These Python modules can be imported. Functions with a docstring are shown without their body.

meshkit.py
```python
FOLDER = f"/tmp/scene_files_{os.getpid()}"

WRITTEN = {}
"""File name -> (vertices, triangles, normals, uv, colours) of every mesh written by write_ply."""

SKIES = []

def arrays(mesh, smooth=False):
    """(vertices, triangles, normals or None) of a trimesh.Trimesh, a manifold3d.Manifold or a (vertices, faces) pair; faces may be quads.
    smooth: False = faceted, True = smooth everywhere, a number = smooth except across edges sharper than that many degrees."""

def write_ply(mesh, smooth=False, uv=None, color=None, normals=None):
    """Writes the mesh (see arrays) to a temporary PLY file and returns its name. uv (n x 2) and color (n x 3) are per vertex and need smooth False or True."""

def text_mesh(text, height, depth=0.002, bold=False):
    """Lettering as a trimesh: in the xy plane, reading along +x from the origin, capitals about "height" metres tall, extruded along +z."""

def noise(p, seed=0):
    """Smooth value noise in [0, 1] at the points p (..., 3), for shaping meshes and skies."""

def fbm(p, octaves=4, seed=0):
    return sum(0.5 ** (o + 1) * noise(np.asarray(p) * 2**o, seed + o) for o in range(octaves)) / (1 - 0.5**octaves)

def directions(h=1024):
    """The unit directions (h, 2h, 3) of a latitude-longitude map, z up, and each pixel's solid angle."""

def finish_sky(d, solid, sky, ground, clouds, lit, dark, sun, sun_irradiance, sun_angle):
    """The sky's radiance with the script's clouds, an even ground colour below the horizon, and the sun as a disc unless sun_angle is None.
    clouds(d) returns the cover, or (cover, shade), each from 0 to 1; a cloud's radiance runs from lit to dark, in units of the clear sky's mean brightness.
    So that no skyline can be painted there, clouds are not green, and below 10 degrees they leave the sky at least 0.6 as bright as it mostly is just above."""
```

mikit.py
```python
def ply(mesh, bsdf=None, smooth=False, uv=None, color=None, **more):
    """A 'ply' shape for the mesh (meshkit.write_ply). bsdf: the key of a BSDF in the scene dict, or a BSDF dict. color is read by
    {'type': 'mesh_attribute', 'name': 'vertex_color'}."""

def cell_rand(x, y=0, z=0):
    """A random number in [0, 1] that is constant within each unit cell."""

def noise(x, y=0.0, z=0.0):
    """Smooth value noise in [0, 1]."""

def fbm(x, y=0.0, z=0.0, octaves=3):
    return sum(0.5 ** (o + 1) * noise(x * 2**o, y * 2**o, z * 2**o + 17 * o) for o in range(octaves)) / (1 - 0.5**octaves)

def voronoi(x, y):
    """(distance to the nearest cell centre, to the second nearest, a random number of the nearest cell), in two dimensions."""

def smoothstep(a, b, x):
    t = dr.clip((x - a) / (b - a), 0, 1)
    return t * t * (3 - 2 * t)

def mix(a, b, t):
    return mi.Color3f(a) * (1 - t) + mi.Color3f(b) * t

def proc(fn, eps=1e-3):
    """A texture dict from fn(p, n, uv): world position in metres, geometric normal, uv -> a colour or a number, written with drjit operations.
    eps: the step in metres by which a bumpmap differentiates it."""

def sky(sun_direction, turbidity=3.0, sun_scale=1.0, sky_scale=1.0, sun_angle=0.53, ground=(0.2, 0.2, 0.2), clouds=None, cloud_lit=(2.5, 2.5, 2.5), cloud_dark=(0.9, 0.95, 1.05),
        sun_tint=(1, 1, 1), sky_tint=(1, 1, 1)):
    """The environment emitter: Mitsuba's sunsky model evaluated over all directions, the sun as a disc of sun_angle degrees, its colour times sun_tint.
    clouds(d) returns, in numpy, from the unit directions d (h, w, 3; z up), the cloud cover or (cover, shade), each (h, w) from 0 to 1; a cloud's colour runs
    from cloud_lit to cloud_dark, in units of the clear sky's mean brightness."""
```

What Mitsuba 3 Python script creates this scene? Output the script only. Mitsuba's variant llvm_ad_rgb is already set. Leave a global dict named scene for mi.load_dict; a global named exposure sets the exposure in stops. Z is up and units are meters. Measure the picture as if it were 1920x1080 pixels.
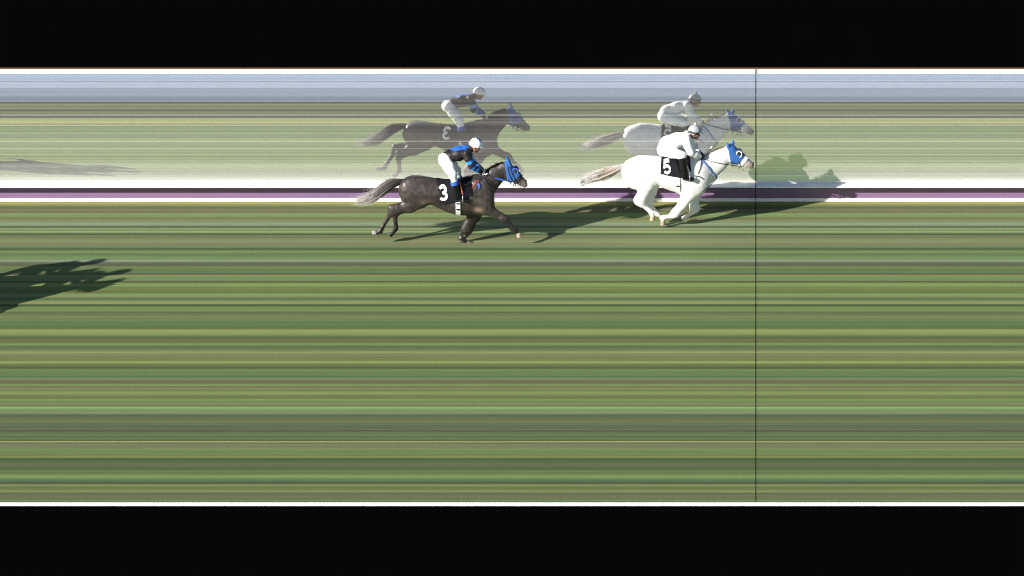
import math
import numpy as np, trimesh, mitsuba as mi, drjit as dr
import mikit, meshkit
from mitsuba import ScalarTransform4f as T
from scipy.interpolate import PchipInterpolator

rng = np.random.default_rng(7)
scene, labels = {}, {}

# ---------------------------------------------------------------- camera, sky, exposure
S, PHI, DIST = 95.0, math.radians(20.0), 450.0       # pixels of the 1920 px photograph per metre at the mirror's foot; camera elevation; distance
CP, SP = math.cos(PHI), math.sin(PHI)
FINISH_PX, FOOT_PX = 1417.0, 378.0                    # where the finish plane (x = 0) and the mirror's foot (y = 0, z = 0) stand in the picture
eye = np.array([0.0, -DIST * CP, DIST * SP])
scene['camera'] = {'type': 'perspective', 'fov_axis': 'x', 'fov': 2 * math.degrees(math.atan(1920 / S / 2 / DIST)),
                   'to_world': T().look_at(origin=eye.tolist(), target=[0, 0, 0], up=[0, 0, 1]),
                   'principal_point_offset_x': (960 - FINISH_PX) / 1920, 'principal_point_offset_y': (540 - FOOT_PX) / 1080,
                   'near_clip': 1.0, 'far_clip': 9000.0}
SUN = (-1.755, -1.25, 1.0)
scene['daylight'] = mikit.sky(SUN, turbidity=3, sky_scale=0.42, sun_tint=(0.83, 1.0, 1.47))
exposure = 3.05


# ---------------------------------------------------------------- helpers
def lin(*c):
    c = np.array(c, float) / 255.0
    return np.where(c <= 0.04045, c / 12.92, ((c + 0.055) / 1.055) ** 2.4)


def at(px, py, a):
    """World point seen at pixel (px, py) of the 1920 x 1080 photograph, in the vertical plane a metres in front of the mirror's foot."""
    u, v = (px - FINISH_PX) / S / DIST, (FOOT_PX - py) / S / DIST
    d = np.array([u, CP + v * SP, -SP + v * CP])
    t = (-a - eye[1]) / d[1]
    return eye + t * d


def thing(key, label, category, group=None):
    n, k = 0, key
    while k in labels:
        n += 1
        k = f'{key}_{n:03d}'
    labels[k] = {'label': label, 'category': category}
    if group:
        labels[k]['group'] = group
    return k


def part(parent, name, mesh, bsdf, smooth=False, label=None, color=None, **more):
    base = name if parent is None else f'{parent}__{name}'
    n, k = 0, base
    while k in scene:
        n += 1
        k = f'{base}_{n:03d}'
    scene[k] = mikit.ply(mesh, bsdf, smooth=smooth, color=color, **more)
    if label:
        labels[k] = {'label': label}
    return k


def structure(name, mesh, bsdf, smooth=False):
    k = part(None, name, mesh, bsdf, smooth)
    labels[k] = {'kind': 'structure'}
    return k


def box(x0, x1, y0, y1, z0, z1):
    return trimesh.creation.box(bounds=[[x0, y0, z0], [x1, y1, z1]])


def extrude_profile(yz, x0, x1):
    """A closed outline in the (y, z) plane, drawn out along x."""
    from shapely.geometry import Polygon
    p = Polygon(yz)
    m = trimesh.creation.extrude_polygon(p, x1 - x0, engine='earcut')
    v = m.vertices.copy()
    m.vertices = np.stack([v[:, 2] + x0, v[:, 0], v[:, 1]], 1)
    return m


def tube(points, radius, sides=6, flat=1.0, wide=None):
    """A tube along points; radius a number or one per point; ends closed."""
    p = np.asarray(points, float)
    n = len(p)
    r = np.broadcast_to(np.asarray(radius, float), (n,))
    t = np.gradient(p, axis=0)
    t /= np.linalg.norm(t, axis=1, keepdims=True) + 1e-12
    ref = np.array([0.0, 1.0, 0.0]) if wide is None else np.asarray(wide, float)
    a = np.cross(t, ref)
    a /= np.linalg.norm(a, axis=1, keepdims=True) + 1e-9
    b = np.cross(t, a)
    ang = np.arange(sides) * 2 * np.pi / sides + np.pi / sides
    ring = p[:, None] + r[:, None, None] * (np.cos(ang)[None, :, None] * a[:, None] + flat * np.sin(ang)[None, :, None] * b[:, None])
    v = np.vstack([ring.reshape(-1, 3), p[:1], p[-1:]])
    i = np.arange(n - 1)[:, None] * sides + np.arange(sides)[None]
    j = np.arange(n - 1)[:, None] * sides + (np.arange(sides)[None] + 1) % sides
    f = np.vstack([np.stack([i, j, j + sides], -1).reshape(-1, 3), np.stack([i, j + sides, i + sides], -1).reshape(-1, 3)])
    k = np.arange(sides)
    e = (n - 1) * sides
    f = np.vstack([f, np.stack([np.full(sides, n * sides), (k + 1) % sides, k], 1), np.stack([np.full(sides, n * sides + 1), e + k, e + (k + 1) % sides], 1)])
    return trimesh.Trimesh(v, f, process=False)


def join(ms):
    return trimesh.util.concatenate(ms)


def curve(pts, n=24):
    pts = np.asarray(pts, float)
    t = np.r_[0, np.cumsum(np.linalg.norm(np.diff(pts, axis=0), axis=1))]
    return PchipInterpolator(t, pts)(np.linspace(0, t[-1], n))


class Field:
    """A smooth union of tapered bones and lofts, meshed by surface nets."""

    def __init__(self):
        self.prims, self.cuts = [], []

    def add(self, fn, lo, hi, k):
        self.prims.append((fn, np.asarray(lo, float), np.asarray(hi, float), k))

    def bone(self, p, q, r1, r2, l1=None, l2=None, k=0.03):
        """From p to q, radius r in the walking plane and l across it."""
        p, q = np.asarray(p, float), np.asarray(q, float)
        l1, l2 = l1 or r1, l2 or r2
        ab = q - p
        L = max(ab @ ab, 1e-9)

        def fn(P):
            t = np.clip(((P - p) @ ab) / L, 0, 1)
            v = P - p - t[..., None] * ab
            r, l = r1 + (r2 - r1) * t, l1 + (l2 - l1) * t
            return (np.sqrt((v[..., 0] ** 2 + v[..., 2] ** 2) / r ** 2 + v[..., 1] ** 2 / l ** 2) - 1) * np.minimum(r, l)
        m = max(r1, r2, l1, l2)
        self.add(fn, np.minimum(p, q) - m, np.maximum(p, q) + m, k)

    def chain(self, nodes, k=0.025):
        """nodes: (point, r, l)."""
        for (p, r, l), (q, r2, l2) in zip(nodes[:-1], nodes[1:]):
            self.bone(p, q, r, r2, l, l2, k)

    def ellipsoid(self, c, radii, k=0.02, rot=0.0):
        c, radii = np.asarray(c, float), np.asarray(radii, float)
        cr, sr = math.cos(rot), math.sin(rot)

        def fn(P):
            v = P - c
            w = np.stack([v[..., 0] * cr + v[..., 2] * sr, v[..., 1], -v[..., 0] * sr + v[..., 2] * cr], -1)
            return (np.linalg.norm(w / radii, axis=-1) - 1) * radii.min()
        m = radii.max()
        self.add(fn, c - m, c + m, k)

    def __call__(self, P):
        P = np.asarray(P, float)
        d = np.full(P.shape[:-1], 1.0)
        for fn, lo, hi, k in self.prims:
            b = fn(P)
            h = np.maximum(k - np.abs(d - b), 0) / k
            d = np.minimum(d, b) - h * h * k * 0.25
        return d

    def grid(self, h, lo=None, hi=None):
        lo = np.min([p[1] for p in self.prims], 0) - 3 * h if lo is None else np.asarray(lo, float)
        hi = np.max([p[2] for p in self.prims], 0) + 3 * h if hi is None else np.asarray(hi, float)
        n = np.ceil((hi - lo) / h).astype(int) + 1
        ax = [lo[i] + h * np.arange(n[i]) for i in range(3)]
        F = np.full(n, 1.0)
        for fn, plo, phi, k in self.prims:
            i0 = np.clip(np.floor((plo - k - lo) / h).astype(int) - 1, 0, n - 1)
            i1 = np.clip(np.ceil((phi + k - lo) / h).astype(int) + 2, 0, n)
            if (i1 <= i0).any():
                continue
            P = np.stack(np.meshgrid(*[ax[i][i0[i]:i1[i]] for i in range(3)], indexing='ij'), -1)
            b, s = fn(P), tuple(slice(i0[i], i1[i]) for i in range(3))
            d = F[s]
            hh = np.maximum(k - np.abs(d - b), 0) / k
            F[s] = np.minimum(d, b) - hh * hh * k * 0.25
        return F, lo, ax

    def mesh(self, h, cut=None, grow=0.0, lo=None, hi=None):
        """cut(P): a second field, the result is where both are inside."""
        F, lo, ax = self.grid(h, lo, hi)
        F = F - grow
        if cut is not None:
            F = np.maximum(F, cut(np.stack(np.meshgrid(*ax, indexing='ij'), -1)))
        return nets(F, lo, h)


def nets(F, lo, h):
    ins = F < 0
    n = np.array(F.shape) - 1
    cnt = np.zeros(n, np.int8)
    corners = [(i, j, k) for i in (0, 1) for j in (0, 1) for k in (0, 1)]
    for i, j, k in corners:
        cnt += ins[i:i + n[0], j:j + n[1], k:k + n[2]]
    c = np.argwhere((cnt > 0) & (cnt < 8))
    vid = np.full(n, -1, int)
    vid[tuple(c.T)] = np.arange(len(c))
    val = {o: F[tuple((c + o).T)] for o in corners}
    acc, m = np.zeros((len(c), 3)), np.zeros(len(c))
    for a in corners:
        for ax in range(3):
            if a[ax] == 0:
                b = tuple(x + (i == ax) for i, x in enumerate(a))
                fa, fb = val[a], val[b]
                on = (fa < 0) != (fb < 0)
                t = np.where(on, fa / np.where(on, fa - fb, 1), 0)
                p = np.array(a, float)[None] + t[:, None] * np.eye(3)[ax]
                acc += p * on[:, None]
                m += on
    v = lo + h * (c + acc / m[:, None])
    faces = []
    for ax in range(3):
        s0 = [slice(None)] * 3
        s1 = [slice(None)] * 3
        s0[ax], s1[ax] = slice(0, -1), slice(1, None)
        e = np.argwhere(ins[tuple(s0)] != ins[tuple(s1)])
        o1, o2 = (ax + 1) % 3, (ax + 2) % 3
        e = e[(e[:, o1] > 0) & (e[:, o2] > 0) & (e[:, o1] < n[o1]) & (e[:, o2] < n[o2])]
        u, w = np.eye(3, dtype=int)[o1], np.eye(3, dtype=int)[o2]
        q = np.stack([vid[tuple((e - u * a - w * b).T)] for a, b in ((1, 1), (0, 1), (0, 0), (1, 0))], 1)
        flip = ~ins[tuple(e.T)]
        q[flip] = q[flip][:, ::-1]
        faces.append(q[(q >= 0).all(1)])
    q = np.vstack(faces)
    f = np.vstack([q[:, [0, 1, 2]], q[:, [0, 2, 3]]])
    return trimesh.Trimesh(v, f, process=False)


# ---------------------------------------------------------------- materials
def rgb(*c):
    return {'type': 'rgb', 'value': [float(x) for x in c]}


def principled(name, color, rough=0.5, spec=0.4, **more):
    base = rgb(*color) if isinstance(color, tuple) else color
    scene[name] = {'type': 'twosided', 'bsdf': {'type': 'principled', 'base_color': base, 'roughness': rough, 'specular': spec, **more}}


VC = {'type': 'mesh_attribute', 'name': 'vertex_color'}
principled('coat', VC, 0.43, 0.5, sheen=0.1)
principled('silk_cloth', VC, 0.55, 0.35, sheen=0.3)
principled('skin', VC, 0.5, 0.4)
scene['hair_strand'] = {'type': 'principledthin', 'base_color': VC, 'roughness': 0.45, 'diff_trans': 1.1, 'spec_trans': 0.0}
principled('black_leather', (0.005, 0.005, 0.006), 0.22, 0.4)
principled('black_web', (0.02, 0.019, 0.024), 0.6, 0.3)
principled('cloth_dark', (0.010, 0.009, 0.014), 0.75, 0.2)
principled('white_vinyl', (0.78, 0.78, 0.78), 0.45, 0.4)
principled('white_paint', (0.80, 0.79, 0.77), 0.5, 0.35)
principled('blue_web', (0.03, 0.10, 0.5), 0.5, 0.35)
principled('red_web', (0.5, 0.05, 0.03), 0.5, 0.35)
principled('orange_leather', (0.5, 0.13, 0.04), 0.5, 0.35)
principled('steel', (0.6, 0.6, 0.6), 0.25, 0.5, metallic=1.0)
principled('hoof_horn', VC, 0.45, 0.4)
principled('dark_eye', (0.01, 0.007, 0.006), 0.08, 0.6)
principled('tan_rim', (0.16, 0.075, 0.045), 0.5, 0.3)
principled('dark_rim', (0.045, 0.032, 0.028), 0.5, 0.3)
principled('fleece', (0.8, 0.78, 0.75), 0.9, 0.1)


def blue_hood(p, n, uv):
    w = mikit.noise(p.x * 420, p.y * 420, p.z * 420)
    return mikit.mix(mi.Color3f(0.026, 0.10, 0.33), mi.Color3f(0.04, 0.14, 0.42), w)


principled('blue_lycra', mikit.proc(blue_hood), 0.5, 0.35, sheen=0.3)
scene['matt_black'] = {'type': 'twosided', 'bsdf': {'type': 'diffuse', 'reflectance': rgb(0.0012, 0.0012, 0.0012)}}


def fascia_color(p, n, uv):
    w = mikit.fbm(p.x * 0.35, p.z * 9, 0.0)
    s = mikit.noise(p.x * 0.2 + 9, p.z * 60, 3.0)
    return mikit.mix(mi.Color3f(0.18, 0.115, 0.25), mi.Color3f(0.215, 0.13, 0.22), w) * (0.9 + 0.2 * s)


principled('purple_board', mikit.proc(fascia_color), 0.6, 0.25)

# turf: sward combed into long streaks along the straight; (row in the photograph, colour of the streak there)
STREAKS = '''378 165 145 85;381 178 165 105;383 150 150 85;386 140 160 110;389 85 100 80;392 118 114 100;395 120 112 95;397 120 108 68;400 135 158 104;405 132 160 110;409 112 106 78;
413 140 148 104;416 140 158 120;420 140 160 142;423 130 145 125;425.5 84 84 75;428 145 155 120;432 150 160 125;435 160 175 115;437 118 138 104;440 74 95 80;443 122 118 88;445 120 102 80;448 135 140 105;
454 133 138 104;458 118 114 94;460 132 138 104;463 110 130 100;466 78 90 68;469 95 106 70;472 120 150 95;475 118 144 92;477.5 90 104 84;481 120 150 95;484 112 140 90;487 125 140 130;490 140 150 142;492 110 116 104;
495 94 94 84;498 92 90 76;501 110 135 85;504 110 125 80;507 104 128 86;510 105 140 95;513 75 95 76;514.6 98 70 52;516.5 135 130 100;520 120 150 90;524 125 150 110;526 116 134 88;528.5 90 94 66;532 125 150 80;
535 122 146 82;537 110 145 100;540 125 136 75;546 124 132 72;549 112 112 70;551.5 130 160 105;555 124 152 100;557 120 136 104;559 124 120 82;561 74 90 56;563 90 140 105;566 135 140 80;568 175 160 100;570.5 90 104 64;
573 70 84 60;576 120 145 85;581 118 142 84;583.5 125 160 105;585.6 90 94 65;589 120 125 85;594 118 122 80;597 134 140 76;600 110 135 90;604 90 126 82;612 88 122 78;616 110 114 66;619 145 160 85;624 142 156 84;
628 114 134 84;631 110 128 80;633.5 74 84 64;637 120 120 75;642 118 124 76;645 125 160 105;648 110 130 84;650.5 84 84 60;653 90 115 75;657 130 130 90;661 150 155 105;665 125 125 75;669 120 120 100;673 146 141 70;
676 130 130 70;679 152 166 95;682 120 135 75;686 105 110 80;690 88 88 68;693 125 145 95;697 95 130 80;701 110 125 75;705 95 125 80;708.6 94 130 106;712 130 125 95;715.5 104 94 84;719.5 125 120 90;722.5 115 150 90;
724.5 110 90 70;727.5 140 125 95;731 100 140 85;735 145 146 85;740 125 156 95;744 95 105 70;746.6 125 125 70;749.5 142 162 90;753 125 145 95;757 120 130 90;761 114 110 84;765 140 190 115;768 116 142 92;774 125 136 115;
779.5 58 84 74;782 104 106 80;785 110 110 80;789 125 130 80;792 105 115 85;795 105 115 100;798 94 104 90;803 105 110 100;808 84 80 60;811.5 105 115 85;815.5 100 130 100;819.5 85 95 80;822.5 95 130 85;826 95 95 70;
828 204 196 120;830 120 122 98;835 122 124 100;839 125 120 90;843 120 145 85;849 110 130 80;854 115 115 65;857 130 145 85;860 68 84 48;864 70 100 64;870 100 100 75;874 95 106 75;878 80 90 60;882 90 120 75;
886 110 120 80;890.5 125 136 85;895 115 156 95;899 95 130 90;903 74 100 84;906 75 54 40;908.5 120 130 90;915 115 130 84;921 130 145 85;926 110 110 95;931 115 115 90;935 120 120 75;939 112 135 100;943 110 130 90'''
rows = np.array([[float(x) for x in s.split()] for s in STREAKS.replace('\n', '').split(';')])
DECK = 16.78                                             # depth of the turf terrace in front of the mirror
N_ROW = 2400


def streak_table():
    a = (np.arange(N_ROW) + 0.5) / N_ROW * DECK
    y = FOOT_PX + S * DIST * a * SP / (DIST - a * CP)
    c = np.stack([np.interp(y, rows[:, 0], lin(*[rows[:, 1 + i]])[0]) for i in range(3)], 1)
    g = np.random.default_rng(3)
    fine = np.interp(np.arange(N_ROW), np.arange(0, N_ROW, 3), g.normal(0, 1, len(np.arange(0, N_ROW, 3))))
    hue = np.stack([np.interp(np.arange(N_ROW), np.arange(0, N_ROW, 7), g.normal(0, 1, len(np.arange(0, N_ROW, 7)))) for _ in range(3)], 1)
    mean = c.mean(0)
    lum = c.mean(1, keepdims=True)
    c = lum * (0.82 * c / lum + 0.18 * mean / mean.mean())        # softer differences of hue between neighbouring streaks
    c = (mean + (c - mean) * 0.84) * [0.97, 1.01, 0.87]
    five, nine = (np.interp(np.arange(N_ROW), np.arange(0, N_ROW, q), g.normal(0, 1, len(np.arange(0, N_ROW, q)))) for q in (5, 9))
    c = np.maximum(c * (1 + 0.04 * fine[:, None] + 0.08 * five[:, None] + 0.10 * nine[:, None]) * (1 + 0.025 * hue), 0.004)
    c = c * 0.88 + c.mean(1, keepdims=True) * [[0.112, 0.128, 0.10]]
    return c / TURF_GAIN


TURF_GAIN = 1.58
table = streak_table()
TAB = [mi.Float(np.ascontiguousarray(table[:, i], np.float32)) for i in range(3)]


def turf_color(p, n, uv):
    wander = 0.012 * (mikit.noise(p.x * 0.12, p.y * 0.5) - 0.5)
    i = mi.UInt32(dr.clip((-p.y + wander) / DECK * N_ROW, 0, N_ROW - 1))
    c = mi.Color3f(*[dr.gather(mi.Float, t, i) for t in TAB])
    v = mikit.noise(p.x * 0.55, p.y * 55.0) - 0.5
    w = mikit.noise(p.x * 2.2 + 31, p.y * 130.0) - 0.5
    return c * (1.0 + 0.16 * v + 0.12 * w)


principled('turf_blades', mikit.proc(turf_color), 0.9, 0.05, sheen=1.0, sheen_tint=0.85)

# the lower ground beyond the terrace, in strips parallel to the straight; seen only in the mirror
FAR = [(0, 26, (0.19, 0.20, 0.08)), (26, 31, (0.25, 0.26, 0.10)), (31, 36, (0.20, 0.205, 0.09)), (36, 41, (0.26, 0.26, 0.11)), (41, 44, (0.28, 0.30, 0.11)), (44, 46, (0.26, 0.30, 0.13)),
       (46, 50, (0.10, 0.105, 0.08)), (50, 54, (0.15, 0.175, 0.085)), (54, 57, (0.085, 0.1, 0.07)), (57, 60, (0.14, 0.16, 0.075)), (60, 63, (0.09, 0.11, 0.07)), (63, 66.5, (0.15, 0.17, 0.07)), (66.5, 69, (0.06, 0.055, 0.055))]


def lower_color(p, n, uv):
    a = -p.y
    c = mi.Color3f(0.215, 0.26, 0.325)
    for lo, hi, col in FAR:
        c = dr.select((a >= lo) & (a < hi), mi.Color3f(*col), c)
    c = dr.select((a >= 69) & (a < 80), mi.Color3f(0.155, 0.185, 0.235), c)
    c = dr.select(a >= 106, mi.Color3f(0.33, 0.39, 0.48), c)
    c = dr.select((a >= 106) & (a < 110) | (a >= 142) & (a < 150), mi.Color3f(0.22, 0.25, 0.29), c)
    s = mikit.noise(p.x * 0.05, p.y * 2.6) - 0.5
    t = mikit.noise(p.x * 0.02 + 40, p.y * 0.7) - 0.5
    return c * (1.0 + 0.35 * s + 0.3 * t)


scene['lower_field'] = {'type': 'twosided', 'bsdf': {'type': 'diffuse', 'reflectance': mikit.proc(lower_color)}}


# dried dust and wiping streaks on the glass: share of the surface covered, by the row of the photograph where each streak lies
DUST = '''130 0.066;146 0.066;147 0.033;150 0.066;157 0.0792;158 0.033;160 0.0792;190 0.0726;194 0.0462;197 0.099;204 0.0792;206 0.0462;209 0.0594;214.8 0.0594;215.2 0.224;217 0.224;217.4 0.0594;221 0.0594;
224 0.099;228 0.106;228.6 0.172;230 0.172;230.6 0.0924;234 0.0792;238 0.0528;240 0.066;246 0.0858;254 0.099;257 0.0792;259 0.106;263.6 0.099;264 0.211;266 0.211;266.4 0.099;270 0.112;276 0.112;
277.4 0.112;277.7 0.191;279.2 0.191;279.5 0.106;285 0.133;288 0.0994;291 0.144;293.5 0.0774;296 0.144;299 0.0884;302 0.208;304 0.117;306 0.208;312 0.26;317 0.195;321 0.208;323.2 0.195;323.8 0.27;
329 0.29;329.6 0.33;334 0.36;334.4 0.42;337.5 0.46;338 0.62;343 0.68;346 0.7'''
drows = np.array([[float(x) for x in q.split()] for q in DUST.replace('\n', '').split(';')])
DUST_Z0, DUST_Z1, DUST_N = 0.35, 2.85, 3000


def dust_table():
    th = np.linspace(0, MIRROR_LENGTH, 2000)
    bb = B0 + KAPPA * th
    y = np.cumsum(np.sin(bb)) * th[1]
    z = MIRROR_FOOT + np.cumsum(np.cos(bb)) * th[1]
    py = FOOT_PX - S * DIST * (z * CP + y * SP) / (DIST + y * CP - z * SP)
    zz = np.linspace(DUST_Z0, DUST_Z1, DUST_N)
    return np.interp(np.interp(zz, z, py), drows[:, 0], drows[:, 1])


B0, KAPPA, MIRROR_LENGTH, MIRROR_FOOT = math.radians(5.15), 1 / 30.6, 2.215, 0.394
DUST_TAB = mi.Float(np.ascontiguousarray(dust_table(), np.float32))


def dust(p, n, uv):
    z = p.z + 0.006 * (mikit.noise(p.x * 0.10, p.z * 3) - 0.5)
    i = mi.UInt32(dr.clip((z - DUST_Z0) / (DUST_Z1 - DUST_Z0) * DUST_N, 0, DUST_N - 1))
    w = dr.gather(mi.Float, DUST_TAB, i)
    s = mikit.noise(p.x * 0.03, z * 34.0) * 0.5 + mikit.noise(p.x * 0.05 + 7, z * 110.0) * 0.5
    g = mikit.noise(p.x * 40.0, z * 60.0)
    return dr.clip(w * (0.56 + 0.58 * s + 0.16 * g), 0, 1)


scene['dusty_mirror'] = {'type': 'blendbsdf', 'weight': mikit.proc(dust),
                         'glass': {'type': 'conductor', 'material': 'none', 'specular_reflectance': rgb(0.93, 0.96, 0.97)},
                         'dust': {'type': 'diffuse', 'reflectance': rgb(0.79, 0.775, 0.755)}}

# ---------------------------------------------------------------- the setting
structure('ground', box(-3000, 3000, -3000, 3000, -3.0, -2.0), 'lower_field')
structure('turf_track', box(-150, 150, -DECK, 30, -1.99, 0.0), 'turf_blades')
structure('finish_line', box(-0.007, 0.007, -DECK + 0.005, -0.03, 0.0, 0.004), 'matt_black')

XL, XR = -60.0, 45.0
k = thing('terrace_wall', 'black retaining wall with a white coping along the near edge of the turf', 'wall')
part(k, 'facing', box(-150, 150, -DECK - 0.10, -DECK - 0.003, -1.995, -0.023), 'matt_black', label='matt black wall face below the coping')
part(k, 'coping', box(-150, 150, -DECK - 0.115, -DECK - 0.001, -0.020, 0.012), 'white_paint', label='white painted coping')

k = thing('boundary_barrier', 'low purple barrier with a white top ledge and white kerb below the long mirror', 'barrier')
part(k, 'kerb', extrude_profile([(-0.004, 0.0), (-0.003, 0.060), (0.002, 0.067), (0.018, 0.068), (0.018, 0.0)], XL, XR), 'white_paint', label='white kerb at the foot')
part(k, 'board', box(XL, XR, 0.020, 0.06, 0.0, 0.385), 'purple_board', label='purple board in the shade of the ledge')
part(k, 'ledge', extrude_profile([(-0.212, 0.362), (-0.218, 0.374), (-0.212, 0.386), (-0.005, 0.392), (0.018, 0.392), (0.018, 0.365)], XL, XR), 'white_paint', label='white ledge overhanging the board')

# the mirror: a tall plate leaning back, slightly bowed
s = np.linspace(0, MIRROR_LENGTH, 261)
b = B0 + KAPPA * s
MY = 0.0 + np.r_[0, np.cumsum(np.sin((b[1:] + b[:-1]) / 2) * np.diff(s))]
MZ = MIRROR_FOOT + np.r_[0, np.cumsum(np.cos((b[1:] + b[:-1]) / 2) * np.diff(s))]


def mirror_mesh():
    n = len(s)
    front = np.stack([MY, MZ], 1)
    back = front + 0.012 * np.stack([np.cos(b), -np.sin(b)], 1)
    v = np.array([[x, y, z] for x in (XL, XR) for y, z in np.vstack([front, back])])
    f = []
    m = 2 * n
    for i in range(n - 1):
        f += [[i, i + m, i + 1 + m], [i, i + 1 + m, i + 1]]
        j = n + i
        f += [[j, j + 1 + m, j + m], [j, j + 1, j + 1 + m]]
    e0, e1 = 0, n
    f += [[e0, e1 + m, e0 + m], [e0, e1, e1 + m], [n - 1, n - 1 + m, 2 * n - 1 + m], [n - 1, 2 * n - 1 + m, 2 * n - 1]]
    for i in range(n - 1):
        f += [[i, i + 1, n + i + 1], [i, n + i + 1, n + i], [m + i, m + n + i + 1, m + i + 1], [m + i, m + n + i, m + n + i + 1]]
    return trimesh.Trimesh(v, np.array(f), process=False)


k = thing('track_mirror', 'long dusty mirror leaning back behind the barrier, reflecting both horses', 'mirror')
part(k, 'plate', mirror_mesh(), 'dusty_mirror', smooth=30)
ty, tz, tb = MY[-1], MZ[-1], b[-1]
part(k, 'top_frame', box(XL, XR, ty - 0.03, ty + 0.05, tz + 0.003, tz + 0.088), 'white_paint', label='white strip along the top edge')
part(k, 'frame_bead', box(XL, XR, ty - 0.012, ty + 0.05, tz + 0.0905, tz + 0.10), 'tan_rim', label='thin pinkish line above the white strip')
k = thing('black_hoarding', 'plain matt black hoarding rising above the mirror', 'hoarding')
part(k, 'panel', box(XL, XR, ty + 0.06, ty + 0.12, 0.0, tz + 2.6), 'matt_black')
part(k, 'post', box(XL + 0.5, XL + 0.62, ty + 0.123, ty + 0.25, 0.0, tz + 2.55), 'matt_black')
part(k, 'post', box(XR - 0.62, XR - 0.5, ty + 0.123, ty + 0.25, 0.0, tz + 2.55), 'matt_black')

k = thing('finish_wire', 'thin black vertical wire of the finish across barrier and mirror', 'wire')
off = 0.010
pts = [(-0.045, 0.005), (-0.045, 0.06), (-0.235, 0.358), (-0.232, 0.398)] + [(-off * math.cos(bb) + y, z + off * math.sin(bb)) for y, z, bb in zip(MY[2::20], MZ[2::20], b[2::20])] + [(ty - 0.045, tz + 0.01), (ty - 0.045, tz + 0.1)]
part(k, 'line', tube([[0, y, z] for y, z in pts], 0.0072, 6, wide=(1, 0, 0)), 'matt_black')


# ---------------------------------------------------------------- horses
def hair(paths, r0, r1, n=10, taper=0.25):
    """Strands along the paths (each m x 3), thin three-sided tubes in one mesh; also the share along the strand per vertex."""
    ms, u = [], []
    for p, r in zip(paths, np.random.default_rng(5).uniform(r0, r1, len(paths))):
        c = curve(p, n)
        rr = r * np.interp(np.linspace(0, 1, n), [0, 0.3, 1], [0.8, 1, taper])
        ms.append(tube(c, rr, 3))
        u.append(np.r_[np.repeat(np.linspace(0, 1, n), 3), 0, 1])
    return join(ms), np.concatenate(u)


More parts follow.
